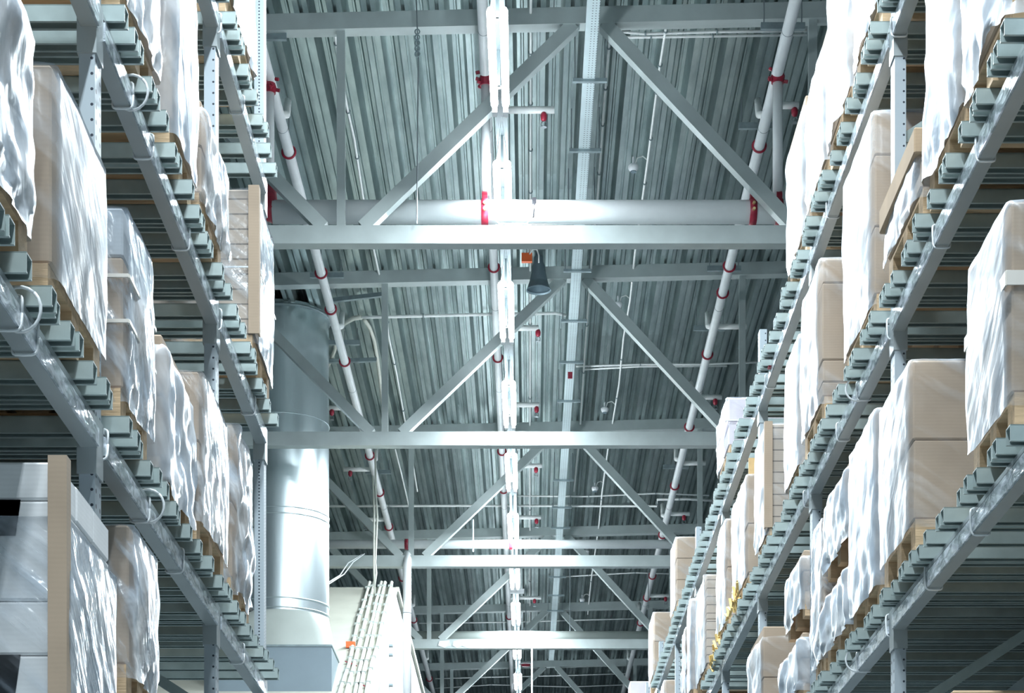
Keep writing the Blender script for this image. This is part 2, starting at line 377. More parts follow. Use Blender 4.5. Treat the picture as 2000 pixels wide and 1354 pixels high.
m.add([(a[0]-.052,ty0,rz0),(a[0]+.052,ty0,rz0),(a[1]+.052,ty1,rz0),(a[1]-.052,ty1,rz0),(a[0]-.052,ty0,rz1),(a[0]+.052,ty0,rz1),(a[1]+.052,ty1,rz1),(a[1]-.052,ty1,rz1)],
      [(0,3,2,1),(4,5,6,7),(0,1,5,4),(1,2,6,5),(2,3,7,6),(3,0,4,7)])
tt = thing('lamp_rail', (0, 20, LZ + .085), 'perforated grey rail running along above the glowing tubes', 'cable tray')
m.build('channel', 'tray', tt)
for y in TR[1:]:
    for yy in (y - 1.6, y + 1.4):
        for sg in (-1, 1):
            MB().tube([(lampx(yy) + sg * .05, yy, LZ + .36), (lampx(yy) + sg * .05, yy, H + deckz(0) + .01)], .004, 6).build('hanger_rod', 'wire', tt)

# cable tray right of the lamps
P0, P1 = WZ(1160, 0, 9.30), WZ(1077, 1290, 9.30); P0 = P0 + (P0 - P1) * .25
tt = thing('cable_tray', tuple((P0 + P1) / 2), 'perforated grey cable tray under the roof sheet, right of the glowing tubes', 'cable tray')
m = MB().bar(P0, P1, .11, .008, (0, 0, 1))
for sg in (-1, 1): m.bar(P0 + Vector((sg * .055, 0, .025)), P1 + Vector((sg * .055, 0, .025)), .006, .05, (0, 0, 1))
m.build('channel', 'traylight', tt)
for k, py in enumerate((155, 292, 404, 527, 625, 706, 782, 937, 990, 1030, 1126, 1162, 1192)):
    u = (P1 - P0).normalized(); Y = F * 9.3 / (VY - py); c = P0 + u * ((Y - P0.y) / u.y)
    MB().box((c.x - .15, Y - .02, c.z - .028), (c.x + .17, Y + .02, c.z + .004)).build('cross_bracket', 'strut', tt)
    for sg in (-.13, .15): MB().tube([(c.x + sg, Y, c.z - .02), (c.x + sg, Y, H + deckz(c.x) + .01)], .006, 6).build('hanger_rod', 'wire', tt)
MB().box(W(1109, 727, 27.6) + Vector((0, -.01, 0)), W(1118, 740, 27.6) + Vector((0, .0, 0))).build('red_tag', 'red', tt)

# ------------------------------------------------------------------ sprinkler mains
def main(name, a, b, r, lab, rings, struts, key):
    A, B = WZ(*a, 9.25), WZ(*b, 9.25); u = (B - A).normalized(); A2 = A - u * 6.0; B2 = B + u * 6
    t = thing(name, tuple((A + B) / 2), lab, 'pipe', 'white sprinkler mains along the aisle')
    MB().tube([A2, B2], r, 18).build('pipe_run', 'pipe', t, True)
    at = lambda py: A + u * ((F * 9.25 / (VY - py) - A.y) / u.y)
    for py in rings:
        c = at(py)
        MB().ring(c - Vector((0, 0, .012)), (0, 1, 0), r + .016, .011, 18, 6, math.pi, 2 * math.pi, (1, 0, 0)).build('red_clamp', 'red', t, True) if False else \
        MB().ring(c, u, r + .012, .012, 20, 6).build('red_clamp', 'red', t, True)
        MB().tube([c + Vector((0, 0, r)), (c.x, c.y, H + deckz(c.x) + .01)], .006, 6).build('hanger_rod', 'wire', t)
    for py in struts:
        c = at(py); MB().box((c.x - .20, c.y - .02, c.z + r + .14), (c.x + .20, c.y + .02, c.z + r + .20)).build('strut_channel', 'strut', t)
        for sg in (-.17, .17): MB().tube([(c.x + sg, c.y, c.z + r + .17), (c.x + sg, c.y, H + deckz(c.x) + .01)], .006, 6).build('hanger_rod', 'wire', t)
    for q in range(10):
        py = (60, 250, 440, 600, 760, 860, 990, 1090, 1180, 1260)[q]
        MB().ring(at(py), u, r + .0005, .003, 18, 5).build('joint', 'wire', t)
    return t, at
tR, atR = main('sprinkler_main', (1553.8, 0), (1226, 1318), .053, 'white sprinkler main with red clamps running back on the right of the aisle',
     [285, 520, 572, 692, 834, 949, 1045, 1125, 1168, 1217, 1325], [100, 290, 492, 562, 676, 940, 1120], 'r')
tL, atL = main('sprinkler_main', (485, 0), (838.6, 1326), .053, 'white sprinkler main with red clamps running back on the left, past the round duct',
     [297, 533, 604, 706, 890, 962, 1029, 1129, 1211, 1326], [120, 575, 703, 950], 'l')
tC, atC = main('sprinkler_main', (941.6, 0), (998, 1284), .047, 'white sprinkler main running back just left of the glowing tubes',
     [522, 699, 882, 957, 1100, 1205], [], 'c')
# elbows that stand up behind the mains
for at, pys, sg in ((atR, (225, 640, 775, 900, 1010, 1200, 1290), -1), (atL, (225, 640, 900, 1185, 1290), 1)):
    t = tR if sg < 0 else tL
    for py in pys:
        c = at(py); MB().tube([c, c + Vector((sg * .06, .12, .06)), c + Vector((sg * .05, .25, .17)), c + Vector((sg * .05, .34, .30))], [.035, .037, .037, .034], 10).build('elbow', 'conduit', t, True)
# drop pipes with sprinkler heads
arms = [('right of the nearest glowing tubes', 985, 1083, 215, 1062), ('below the nearest truss chord, right of the glowing tubes', 985, 1052, 641, 1051), ('just above the second truss chord, right of the tubes', 990, 1053, 791, 1048),
        ('right of the main behind the second truss', 1396, 1458, 638, 1448), ('beside the pale pink wrapped load', 1352, 1410, 776, 1397),
        ('just under the second truss chord, right of the tubes', 990, 1059, 910, 1047), ('above the slim cross pipe, right of the tubes', 995, 1057, 1011, 1048),
        ('under the second truss chord near the right rack', 1330, 1378, 905, 1366), ('near the right rack above the slim cross pipe', 1300, 1347, 1004, 1336),
        ('left of the left main, under the second truss', 671, 722, 917, 684), ('left of the left main, above the slim cross pipe', 703, 752, 1015, 713),
        ('beside the duct above the second truss chord', 638, 690, 797, 648), ('near the small white box under the third truss', 996, 1057, 1168, 1044), ('between racks near the right, under the third truss', 1260, 1312, 1164, 1300),
        ('behind the topmost right loads, at the first truss', 1508, 1560, 206, 1552)]
for lab, xa, xb, py, xh in arms:
    a, b = WZ(xa, py, 9.27), WZ(xb, py, 9.27); h = WZ(xh, py, 9.27)
    t = thing('sprinkler_branch', tuple(a), 'white branch pipe with red head, ' + lab, 'sprinkler', 'sprinkler branches off the mains')
    MB().tube([a, b], .034, 12).build('pipe_arm', 'conduit', t, True)
    MB().tube([h - Vector((0, 0, .02)), h - Vector((0, 0, .05)), h - Vector((0, 0, .09)), h - Vector((0, 0, .11))], [.022, .034, .03, .012], 10).build('sprinkler_head', 'red', t, True)
    MB().ring(h - Vector((0, 0, .135)), (0, 1, 0), .026, .004, 14, 5).tube([h - Vector((0, 0, .163)), h - Vector((0, 0, .167))], .03, 12).build('deflector', 'wire', t)

# ------------------------------------------------------------------ cross pipes and risers
py1 = 19.40; pz = H + (VY - 414.5) * py1 / F; pr = .106
xl, xr = W(533, 400, py1).x, W(1590, 400, py1).x
t = thing('cross_pipe', (0, py1, pz - pr), 'wide white pipe lying along the nearest truss bottom chord', 'pipe')
MB().tube([(xl, py1, pz), (xr + 1.5, py1, pz)], pr, 28).build('pipe_run', 'pipe', t, True)
for px, ww in ((947, 13), (1470, 13), (1521, 13)):
    x = (px - CX) * py1 / F; hw = .032
    MB().tube([(x - hw, py1, pz), (x + hw, py1, pz)], pr + .012, 28).build('red_coupling', 'red', t, True)
    c = MB().tube([(x - hw * .8, py1 - .02, pz + pr + .03), (x + hw * .8, py1 - .02, pz + pr + .03)], .045, 10); c.build('coupling_lug', 'red', t)
    b_ = MB()
    for dz in (.035, -.02): b_.tube([(x, py1 - pr - .035, pz + dz), (x, py1 - pr - .005, pz + dz)], [.014, .016], 8)
    if px != 1521: b_.build('bolt', 'brass', t)
x = (527 - CX) * py1 / F
MB().tube([(x, py1, pz + .30), (x, py1, pz + .10), (x + .01, py1, pz), (x + .06, py1, pz - .02)], [.052, .07, .11, .09], 14).build('red_elbow', 'red', t, True)
m = MB().box(((1043 - CX) * py1 / F - .02, py1 - pr - .03, pz + .02), ((1043 - CX) * py1 / F + .02, py1 - pr - .01, pz + .08)).tube([((1043 - CX) * py1 / F, py1 - pr - .02, pz + .02), ((1043 - CX) * py1 / F - .01, py1 - pr - .02, pz - .10)], .010, 8)
m.build('pipe_clip', 'black', t)
MB().tube([W(958, 300, 19.25), W(957, 380, 19.25), W(962, 425, 19.25), W(975, 437, 19.25), W(1030, 437, 19.25), W(1043, 405, 19.25), W(1048, 398, 19.25)], .006, 6).build('looped_cable', 'white', t)
for px, pt, pb in ((526, 170, 375), (948.5, 155, 372), (1519, 150, 385)):
    A, B = W(px, pt, py1), W(px, pb, py1)
    r_ = .047 if px != 948.5 else .042
    q = MB().tube([A, B + Vector((0, 0, -.03))], r_, 16).build('riser', 'pipe', t, True); ORIG[q.name] = ORIG[t.name]
    f = MB(); rr = random.Random(int(px))
    f.tube([A - Vector((0, 0, .06)), A, A + Vector((0, 0, .03))], [r_ + .012, r_ + .02, r_ + .01], 12)
    for k in range(9):
        an = rr.uniform(0, 6.28); c = A + Vector((math.cos(an) * (r_ + .015), math.sin(an) * (r_ + .015), rr.uniform(-.06, .10)))
        f.tube([c, c + Vector((math.cos(an) * .035, math.sin(an) * .02, rr.uniform(-.01, .02)))], .016, 6)
    f.build('red_fitting', 'red', q)
py3 = 31.45; pz3 = H + (VY - 1063.5) * py3 / F
t = thing('cross_pipe', (0, py3, pz3), 'slim white pipe lying along the third truss bottom chord', 'pipe')
MB().tube([(-3.3, py3, pz3), (3.1, py3, pz3)], .066, 18).build('pipe_run', 'pipe', t, True)
for px in (793, 997): MB().tube([((px - CX) * py3 / F - .02, py3, pz3), ((px - CX) * py3 / F + .03, py3, pz3)], .082, 16).build('red_coupling', 'red', t, True)
MB().tube([W(924, 1015, 31.35), W(924, 1078, 31.35)], .012, 8).build('hanger_strap', 'white', t)
py4 = 37.55; pz4 = H + (VY - 1244) * py4 / F
t = thing('cross_pipe', (0, py4, pz4), 'thick dusty grey pipe resting behind the fourth truss chord', 'pipe')
MB().tube([(-2.2, py4, pz4), (2.6, py4, pz4)], .10, 22).build('pipe_run', 'hood', t, True)
for x in (-1.6, .9, 2.3): MB().tube([(x, py4, pz4 + .09), (x, py4, H + deckz(x) + .01)], .008, 6).build('hanger_rod', 'wire', t)
# white riser at the cream lean-to
A, B = W(795, 1108, 31.1), W(795, 1390, 31.1)
q = thing('riser_pipe', tuple(B), 'tall white vertical pipe beside the white ribbed wall', 'pipe')
MB().tube([A + Vector((0, .2, .25)), A, B], .062, 18).build('pipe_run', 'pipe', q, True)
MB().ring(W(795, 1198, 31.1), (0, 0, 1), .064, .006, 18, 5).build('joint', 'wire', q)

# ------------------------------------------------------------------ hanging wire, bell lamp, orange box, detectors, small boxes
q = thing('suspension_wire', tuple(W(815, 437, 18.98)), 'thin steel wire with an adjuster hanging at the nearest truss, left of the tubes', 'wire')
MB().tube([W(813, 0, 18.98), W(817, 110, 18.98), W(814, 437, 18.98)], .006, 6).build('wire', 'wire', q)
m = MB()
for k in range(5): m.ring(W(815, 62 + k * 11, 18.97), (0, 1, 0), .022, .006, 10, 5)
m.build('adjuster', 'strut', q)
c = W(1052, 566, 24.9)
q = thing('bell_lamp', tuple(c), 'unlit dark bell shaped lamp hanging at the second truss top chord', 'lamp')
prof = [(.055, .52), (.055, .33), (.075, .28), (.085, .20), (.125, .03), (.15, -.01), (.145, -.01), (.08, .18)]
n = 24; vs = []; fs = []
for r_, z in prof: vs += [(c.x + r_ * math.cos(k * 2 * math.pi / n), c.y + r_ * math.sin(k * 2 * math.pi / n), c.z + z) for k in range(n)]
for j in range(len(prof) - 1): fs += [(j * n + k, j * n + (k + 1) % n, (j + 1) * n + (k + 1) % n, (j + 1) * n + k) for k in range(n)]
MB().add(vs, fs).build('bell', 'dark', q, True)
MB().tube([c + Vector((0, 0, .10)), c + Vector((0, 0, .2))], .03, 12).build('bulb', 'white', q, True)
MB().tube([c + Vector((0, 0, .5)), (c.x, c.y, H + deckz(c.x) + .01)], .012, 8).build('stem', 'wire', q)
o = W(1029, 504, 24.6)
q = thing('alarm_box', tuple(o), 'small orange box with a looped cable beside the bell lamp', 'box')
MB().box(o - Vector((.062, .03, .05)), o + Vector((.062, .03, .05))).build('housing', 'orange', q)
MB().tube([o + Vector((.03, -.035, .03)), o + Vector((.07, -.03, .09)), o + Vector((.12, -.02, .09)), o + Vector((.14, 0, .03)), o + Vector((.14, .02, -.05))], .009, 8).build('cable', 'conduit', q, True)
MB().tube([o + Vector((0, 0, .05)), (o.x, o.y, H + deckz(o.x) + .01)], .008, 6).build('stem', 'wire', q)
for px, py, lab in ((1237, 331, 'right of the nearest truss apex'), (1207, 599, 'behind the second truss right diagonal'), (1181, 803, 'above the second truss chord'), (1162, 957, 'left of the right diagonal of the third truss'), (1145, 1081, 'at the third truss chord, small'), (1137, 1174, 'smallest, below the third truss chord')):
    c = WD(px, py, .12)
    q = thing('smoke_detector', tuple(c), 'white dome smoke detector, ' + lab, 'smoke detector', 'smoke detectors under the roof sheet')
    MB().tube([c + Vector((0, 0, .05)), c + Vector((0, 0, .03)), c + Vector((0, 0, 0)), c - Vector((0, 0, .025))], [.045, .058, .05, .03], 18).build('dome', 'white', q, True)
    MB().tube([c - Vector((0, 0, .015)), c - Vector((0, 0, .03))], .033, 14).build('sensor_grille', 'dark', q)
    MB().tube([c + Vector((.02, 0, .05)), c + Vector((.04, 0, .12)), c + Vector((.10, 0, .14)), c + Vector((.15, 0, .10))], .007, 8).build('lead', 'conduit', q, True)
    MB().tube([c + Vector((0, 0, .04)), (c.x, c.y, H + deckz(c.x) + .01)], .012, 8).build('stem', 'white', q)
o = W(1010, 1155, 35.45)
q = thing('battery_box', tuple(o), 'small white box hanging under the lamp rail below the third truss chord', 'box')
MB().box(o - Vector((.12, .05, .035)), o + Vector((.12, .05, .03))).build('housing', 'white', q)
MB().box(o + Vector((-.05, -.03, .03)), o + Vector((.06, .03, LZ + .33 - o.z))).build('neck', 'white', q)
o = W(1027, 1298, 41.6)
q = thing('warning_disc', tuple(o), 'small red disc lamp right of the glowing tubes deep in the hall', 'lamp')
MB().tube([o + Vector((0, 0, .03)), o, o - Vector((0, 0, .04))], [.06, .11, .07], 18).build('red_lens', 'red', q, True)
MB().ring(o, (0, 0, 1), .12, .012, 20, 6).build('rim', 'white', q, True)
MB().tube([o, (o.x, o.y, H + deckz(o.x) + .01)], .01, 6).build('stem', 'wire', q)
q = MB().tube([W(1039, 1268, 37.1), W(1039, 1400, 37.1)], .016, 8).build('drop_conduit', 'conduit'); tag(q, 'thin white vertical conduit hanging from the fourth truss chord', 'conduit')

# ------------------------------------------------------------------ conduits under the deck
def cond(pts, lab, off=.045, r=.013, clips=True, name='conduit', mat='conduit'):
    P = [WD(x, y, off) for x, y in pts]
    t = thing(name, tuple(P[0]), lab, 'conduit', 'white conduits under the roof sheet')
    MB().tube(P, r, 8).build('conduit_run', mat, t, True)
    if clips:
        tot = (P[-1] - P[0]).length; k = max(3, int(tot / 1.5))
        for i in range(1, k):
            s_ = i / k * (len(P) - 1); j = int(s_); c = P[j].lerp(P[j + 1], s_ - j)
            MB().ring(c, P[j + 1] - P[j], r + .006, .007, 10, 5).build('clip', 'strut', t)
    return t
cond([(1037, -120), (1036.5, 60), (1036, 390), (1035.5, 600), (1035, 1030), (1035, 1240)], 'straight white conduit just right of the glowing tubes')
cond([(1193, 40), (1189, 98), (1181, 190), (1175.7, 265), (1167, 384), (1157, 492), (1148, 607), (1142, 695), (1133, 840), (1121, 960)], 'white conduit just right of the cable tray')
cond([(1301, 50), (1299.7, 61), (1287.8, 136), (1281, 190), (1267.4, 296), (1255.5, 384), (1240, 496), (1231, 585), (1218, 659), (1209, 751), (1198, 817), (1187, 880), (1176, 962), (1170, 1025), (1155, 1130), (1148, 1200)], 'wavy white conduit serving the smoke detectors')
cond([(654, 60), (654.5, 71), (676.6, 204), (692, 272), (709, 384), (731, 492), (752, 590), (758.6, 655), (775, 732), (790, 817), (802, 880), (815, 960)], 'white conduit bending along behind the left post of the nearest truss')
cond([(772, 878), (785, 930), (798, 987)], 'thin conduit between the left main and the second post', clips=False)
cond([(1203, 61), (1260, 66), (1400, 62), (1576, 60)], 'upper of two white conduits crossing at the nearest truss top chord')
cond([(1213, 73), (1300, 72), (1576, 68)], 'lower of two white conduits crossing at the nearest truss top chord')
cond([(706, 620), (760, 619), (960, 614), (1085, 612), (1105, 616)], 'white conduit crossing the aisle behind the second truss', r=.02)
cond([(1125, 716), (1250, 712), (1370, 712), (1480, 708)], 'upper of two thin conduits crossing behind the second truss right diagonal')
cond([(1140, 722), (1250, 716), (1420, 715)], 'lower of two thin conduits crossing behind the second truss right diagonal')
cond([(640, 989), (900, 988), (1283, 989), (1284, 976), (1340, 975), (1390, 978)], 'white conduit crossing above the slim white cross pipe, stepped at its right end', r=.02)
cond([(1000, 969), (1150, 970), (1280, 964), (1385, 968)], 'thin white conduit crossing just above the stepped one')
cond([(1098, 1127), (1150, 1124), (1240, 1119), (1330, 1122)], 'thin white conduit crossing under the third truss chord')
cond([(818, 1218), (960, 1216), (1060, 1214), (1150, 1211), (1239, 1209)], 'thin conduit crossing low above the fourth truss')
cond([(850, 1326), (960, 1323), (1100, 1320), (1225, 1316)], 'upper of the farthest crossing conduits')
cond([(850, 1345), (960, 1338), (1110, 1342), (1225, 1338)], 'lower of the farthest crossing conduits')
# flexible hoses by the duct
cond([(706, 620), (690, 622), (672, 632), (663, 642)], 'cream hose bending down left from the crossing conduit beside the duct', r=.03, clips=False, name='flexible_hose', mat='cable')
cond([(712, 625), (722, 640), (731, 665), (737, 700), (742, 740), (748, 790)], 'cream hose curving down from the crossing conduit behind the second post', r=.025, clips=False, name='flexible_hose', mat='cable')
cond([(656, 655), (655, 680), (648, 700), (640, 716)], 'cream hose curving in towards the duct', r=.025, clips=False, name='flexible_hose', mat='cable')
# struts left of the second post
for a, b, z, lab in (((640, 588), (752, 575), .06, 'dark strut channel beside the top of the duct'), ((640, 706), (735, 703), .1, 'dark strut channel crossing the left main behind the second truss')):
    A, B = WD(*a, z), WD(*b, z)
    q = thing('strut_rail', tuple(A), lab, 'bracket')
    MB().bar(A, B, .05, .05, (0, 0, 1)).build('channel', 'strut', q)
    for e in (A, B): MB().tube([e, (e.x, e.y, H + deckz(e.x) + .01)], .006, 6).build('hanger_rod', 'wire', q)
# hanging cables above the cream roof
q = thing('hanging_cable', tuple(W(731, 1145, 29.6)), 'pair of cream cables hanging down to the cream sloping roof', 'cable')
MB().tube([W(728, 930, 29.6), W(731, 1000, 29.6), W(730, 1100, 29.6), W(732, 1160, 29.6)], .014, 8).build('strand', 'cable', q, True)
MB().tube([W(733, 880, 29.6), W(734, 960, 29.6), W(737, 1010, 29.6), W(733, 1100, 29.6), W(735, 1120, 29.6), W(731, 1150, 29.6)], .014, 8).build('strand', 'cable', q, True)
q = MB().tube([W(641, 1138, 27.6), W(664, 1124, 28.4), W(680, 1100, 29.5), W(708, 1083, 31.1)], .008, 6).tube([W(641, 1142, 27.6), W(672, 1122, 28.6), W(690, 1098, 30), W(712, 1082, 31.1)], .008, 6).build('web_netting', 'cord')
tag(q, 'thin pale strands stretched from the duct to the third truss chord', 'cord')

# ------------------------------------------------------------------ round duct, hood and box
dY, dX, dR = 26.72, -3.03, .60
t = thing('air_duct', (dX, dY, H + 4.7), 'large round zinc air duct with a tapered hood on a blue grey box', 'duct')
m = MB(); n = 48; zs = [5.78, 6.0, 6.9, 7.02, 7.04, 7.06, 7.9, 8.6, 8.62, 8.64, 9.66]
vs = []; fs = []
for z in zs:
    for k in range(n):
        an = k * 2 * math.pi / n; r_ = dR * (1 + .006 * noise.noise(Vector((math.cos(an) * 2.2, math.sin(an) * 2.2, z * .9))) + .010 * noise.noise(Vector((math.cos(an) * 5, math.sin(an) * 5, z * .35))))
        vs.append((dX + r_ * math.cos(an), dY + r_ * math.sin(an), H + z))
for j in range(len(zs) - 1): fs += [(j * n + k, j * n + (k + 1) % n, (j + 1) * n + (k + 1) % n, (j + 1) * n + k) for k in range(n)]
MB().add(vs, fs).build('round_duct', 'duct', t, True)
for z in (5.83, 5.95, 7.0, 7.08, 8.25):
    MB().ring((dX, dY, H + z), (0, 0, 1), dR + .004, .008, 48, 6).build('joint_band', 'duct', t, True)
MB().ring((dX, dY, H + 9.60), (0, 0, 1), dR + .012, .02, 48, 6).build('roof_collar', 'strut', t, True)
bx0, bx1, by0, by1 = -3.75, -2.325, 25.95, 27.15
vs = [(dX + dR * math.cos(k * 2 * math.pi / n), dY + dR * math.sin(k * 2 * math.pi / n), H + 5.80) for k in range(n)]
for k in range(n):
    an = k * 2 * math.pi / n; cx_, sy_ = math.cos(an), math.sin(an); s_ = 1 / max(abs(cx_), abs(sy_))
    vs.append(((bx0 + bx1) / 2 + cx_ * s_ * (bx1 - bx0) / 2, (by0 + by1) / 2 + sy_ * s_ * (by1 - by0) / 2, H + 5.31))
MB().add(vs, [(k, (k + 1) % n, n + (k + 1) % n, n + k) for k in range(n)]).build('tapered_hood', 'hood', t, True)
MB().box((bx0, by0, H + 4.4), (bx1, by1, H + 5.31)).build('duct_box', 'ductpaint', t)
MB().box((bx0 - .01, by0 - .01, H + 5.295), (bx1 + .01, by1 + .01, H + 5.32)).build('flange', 'strut', t)

# ------------------------------------------------------------------ cream lean-to with ribbed side wall
ax, ay, az = -1.75, 30.0, 6.97; by_, bz = 24.6, 4.0
t = thing('roof_housing', (ax, ay, H + bz), 'cream sloping roof with white ribbed side wall, behind the round duct', 'housing')
MB().add([(-6, by_, H+bz), (ax, by_, H+bz), (ax, ay, H+az), (-6, ay, H+az), (-6, by_, H+bz-.06), (ax, by_, H+bz-.06), (ax, ay, H+az-.06), (-6, ay, H+az-.06)],
   [(0,1,2,3),(7,6,5,4),(0,4,5,1),(1,5,6,2),(2,6,7,3),(3,7,4,0)]).build('sloping_roof', 'cream', t)
yend = 39.5
m = MB(); ys = []; y = by_ + .1
while y < yend: ys += [(y, 0), (y + .17, 0), (y + .185, -.02), (y + .215, -.02)]; y += .23
vs = []; top = lambda Y: H + (bz + (az - bz) * (Y - by_) / (ay - by_) if Y < ay else az) - .05
for Y, d in ys: vs += [(ax - .02 + d, Y, H + 3), (ax - .02 + d, Y, top(Y))]
MB().add(vs, [(2*i, 2*i+2, 2*i+3, 2*i+1) for i in range(len(ys) - 1)]).build('ribbed_wall', 'wallr', t)
MB().bar((ax, ay, H + az - .03), (ax, yend, H + az - .03), .05, .07, (0, 0, 1)).build('edge_trim', 'cream', t)
MB().box((-6, ay, H + 6.5), (ax - .03, yend, H + az - .04)).build('flat_top', 'cream', t)
nrm = Vector((0, -(az - bz), ay - by_)).normalized()
def slope(px, py):
    # intersection of the view ray with the sloping roof
    d = Vector(((px - CX) / F, 1, (VY - py) / F)); p0 = Vector((ax, ay, az)); k = p0.dot(nrm) / d.dot(nrm)
    return d * k + Vector((0, 0, H)) + nrm * .03
zc = 1130
runs = [[(722, 1142), (708, 1192), (700, 1214), (690, 1262), (682, 1302), (664, 1354)], [(731, 1142), (722, 1180), (710, 1230), (702, 1262), (690, 1310), (677, 1354)],
        [(745, 1142), (735, 1178), (729, 1210), (715, 1262), (703, 1310), (694, 1354)], [(752, 1142), (743, 1180), (735, 1212), (725, 1262), (712, 1310), (703, 1354)],
        [(765, 1142), (756, 1180), (748, 1212), (738, 1262), (726, 1300), (716, 1354)]]
for rn in runs:
    P = [slope(*q) for q in rn]; P.append(P[-1] + (P[-1] - P[-2]) * .6)
    MB().tube(P, .026, 8).build('cable_conduit', 'cable', t, True)
    for i in range(len(P) - 2):
        for f in (.25, .75):
            c = P[i].lerp(P[i + 1], f); MB().box(c - Vector((.035, .012, .0)), c + Vector((.035, .012, .034))).build('saddle_clip', 'hood', t)
o = slope(685, 1266)
MB().box(o - Vector((.06, .04, .03)), o + Vector((.06, .04, .05))).build('junction_box', 'orange', t)
MB().tube([slope(695, 1268), slope(720, 1270), slope(752, 1266)], .01, 6).build('cross_cable', 'white', t)
for px, py in ((680, 1300), (690, 1303), (713, 1346)):
    a = slope(px - 5, py - 3); b_ = slope(px + 6, py + 2); MB().bar(a, b_, .012, .02).build('rusty_bracket', 'red', t)
for px, py in ((763, 1262), (763, 1280), (763, 1339)):
    Y = ax * F / (px - CX); p = W(px, py, Y); MB().box((ax - .02, p.y - .05, p.z - .012), (ax + .03, p.y + .05, p.z + .012)).build('fixing', 'strut', t)

# ------------------------------------------------------------------ racks
LV = [.67, 2.035, 3.40, 4.745]         # underside of the beams above eye level
BH = .095
XF = {-1: 1.378, 1: 1.715}             # aisle face of the posts
XB = {-1: 1.325, 1: 1.66}              # aisle face of the loads
def rack(side, ups, ztops, vis, lab):
    a = XF[side]; sx = lambda v: side * v
    t = thing('pallet_rack', (sx(a + .5), ups[0], 0), lab, 'pallet rack')
    for yu, zt in zip(ups, ztops):
        for x in (a, a + 1.0):
            p = MB().box((sx(x), yu, 0), (sx(x + .052), yu + .10, H + zt)).build('upright', 'postend' if yu == 11.31 else 'post', t)
            ox, oy = sx(x + .026) - sx(a + .5), yu - ups[0] + .05      # origin on the axis of the post
            p.location = (ox, oy, 0)
            for v in p.data.vertices: v.co.y -= oy; v.co.x -= ox
        z = -.98; k = 0
        while z < zt - .75:
            p, q = (sx(a + .05), yu + .05, H + z), (sx(a + 1.0), yu + .05, H + z + .62)
            if k % 2: p, q = (p[0], p[1], q[2]), (q[0], q[1], p[2])
            MB().bar(p, q, .045, .03, (0, 1, 0)).build('brace', 'bar', t)
            z += .66; k += 1
    for li, z in enumerate(LV):
        for i in range(len(ups) - 1):
            y0, y1 = ups[i] + .10, ups[i + 1]
            b = MB().box((sx(a - .008), y0 - .005, H + z), (sx(a + .045), y1 + .005, H + z + BH)).build('shelf_beam', 'beam', t)
            MB().box((sx(a - .014), y0, H + z + .004), (sx(a - .006), y1, H + z + .066)).build('ticket_strip', 'rail', b)
            MB().box((sx(a - .0095), y0, H + z + .069), (sx(a - .006), y1, H + z + .074)).build('groove_shadow', 'black', b)  # thin black box standing in for the shadow in the groove above the strip
            MB().box((sx(a + .98), y0 - .005, H + z), (sx(a + 1.03), y1 + .005, H + z + BH)).build('shelf_beam', 'beam', t)
        for yu in ups:
            if li and yu < 22: MB().box((sx(a - .006), yu - .006, H + z - .085), (sx(a + .058), yu + .106, H + z + BH + .01)).build('beam_connector', 'beam', t)
    return t
upsL = [4.11, 6.81, 9.51, 11.31]
rL = rack(-1, upsL, [5.2, 5.2, 5.2, 6.3], None, 'grey steel pallet rack along the left side of the aisle')
upsR = [4.2 + 2.7 * k for k in range(12)]
rR = rack(1, upsR, [5.33] * 12, None, 'grey steel pallet rack along the right side of the aisle')
# clear cords looped round the beams
def cord(root, side, px, py, big=0.):
    Y = XF[side] * F / abs(px - CX); c = Vector((side * (XF[side] + .018), Y, H + (VY - py) * Y / F))
    zb = min(LV, key=lambda v: abs(v + .05 - (c.z - H))); c.z = H + zb + .047
    w_, h_ = .036, .056; P = []
    for k in range(21):
        an = k * 2 * math.pi / 20; cc, ss = math.cos(an), math.sin(an)
        P.append(c + Vector((math.copysign(abs(cc) ** .4, cc) * w_, .02 * ss, math.copysign(abs(ss) ** .4, ss) * h_)))
    m = MB().tube(P, .0045, 6)
    if big: m.ring(c + Vector((-side * (.03 + .02 * 0), 0, big * .01)), (.15, 1, .1), .06, .005, 20, 5)
    m.build('cord_loop', 'cord', root, True)
for px, py in ((30, 670), (62, 690), (200, 880), (283, 1000), (350, 1110), (470, 1260)): cord(rL, -1, px, py, 1 if px in (283, 30) else 0)
for px, py in ((250, 322), (362, 505), (290, 330), (425, 640), (492, 780), (424, 70), (470, 250)): cord(rL, -1, px, py, 1 if px == 250 else 0)
for px, py in ((1905, 1050), (1815, 1155), (1738, 1200), (1680, 1300), (1915, 330), (1830, 500), (1680, 780), (1640, 880), (1575, 1010), (1748, 80), (1620, 400), (1500, 760), (1740, 640)): cord(rR, 1, px, py, 1 if px == 1680 else 0)

# support bars: inverted channels lying across the beams
OFF = [.10, .25, .34, .60, .69, .86, 1.13, 1.22, 1.46, 1.70, 1.79, 1.97, 2.06, 2.31, 2.46, 2.55]
def bar_mesh(side):
    L = 1.19; m = MB(); w_, h_, t_ = .064, .056, .004
    x0, x1 = 0, side * L
    m.box((x0, 0, 0), (x1, t_, h_)).box((x0, w_ - t_, 0), (x1, w_, h_)).box((x0, 0, h_ - t_), (x1, w_, h_)).box((x0, t_, 0), (x1, .012, t_)).box((x0, w_ - .012, 0), (x1, w_ - t_, t_))
    me = bpy.data.meshes.new('support_bar'); me.from_pydata([tuple(v) for v in m.v], [], m.f); me.update(); me.materials.append(M['bar'])
    return me
BM = {-1: bar_mesh(-1), 1: bar_mesh(1)}
lvn = {1: 'lowest', 2: 'middle', 3: 'top'}
proto = {s: bpy.data.objects.new('support_bar', BM[s]) for s in (-1, 1)}
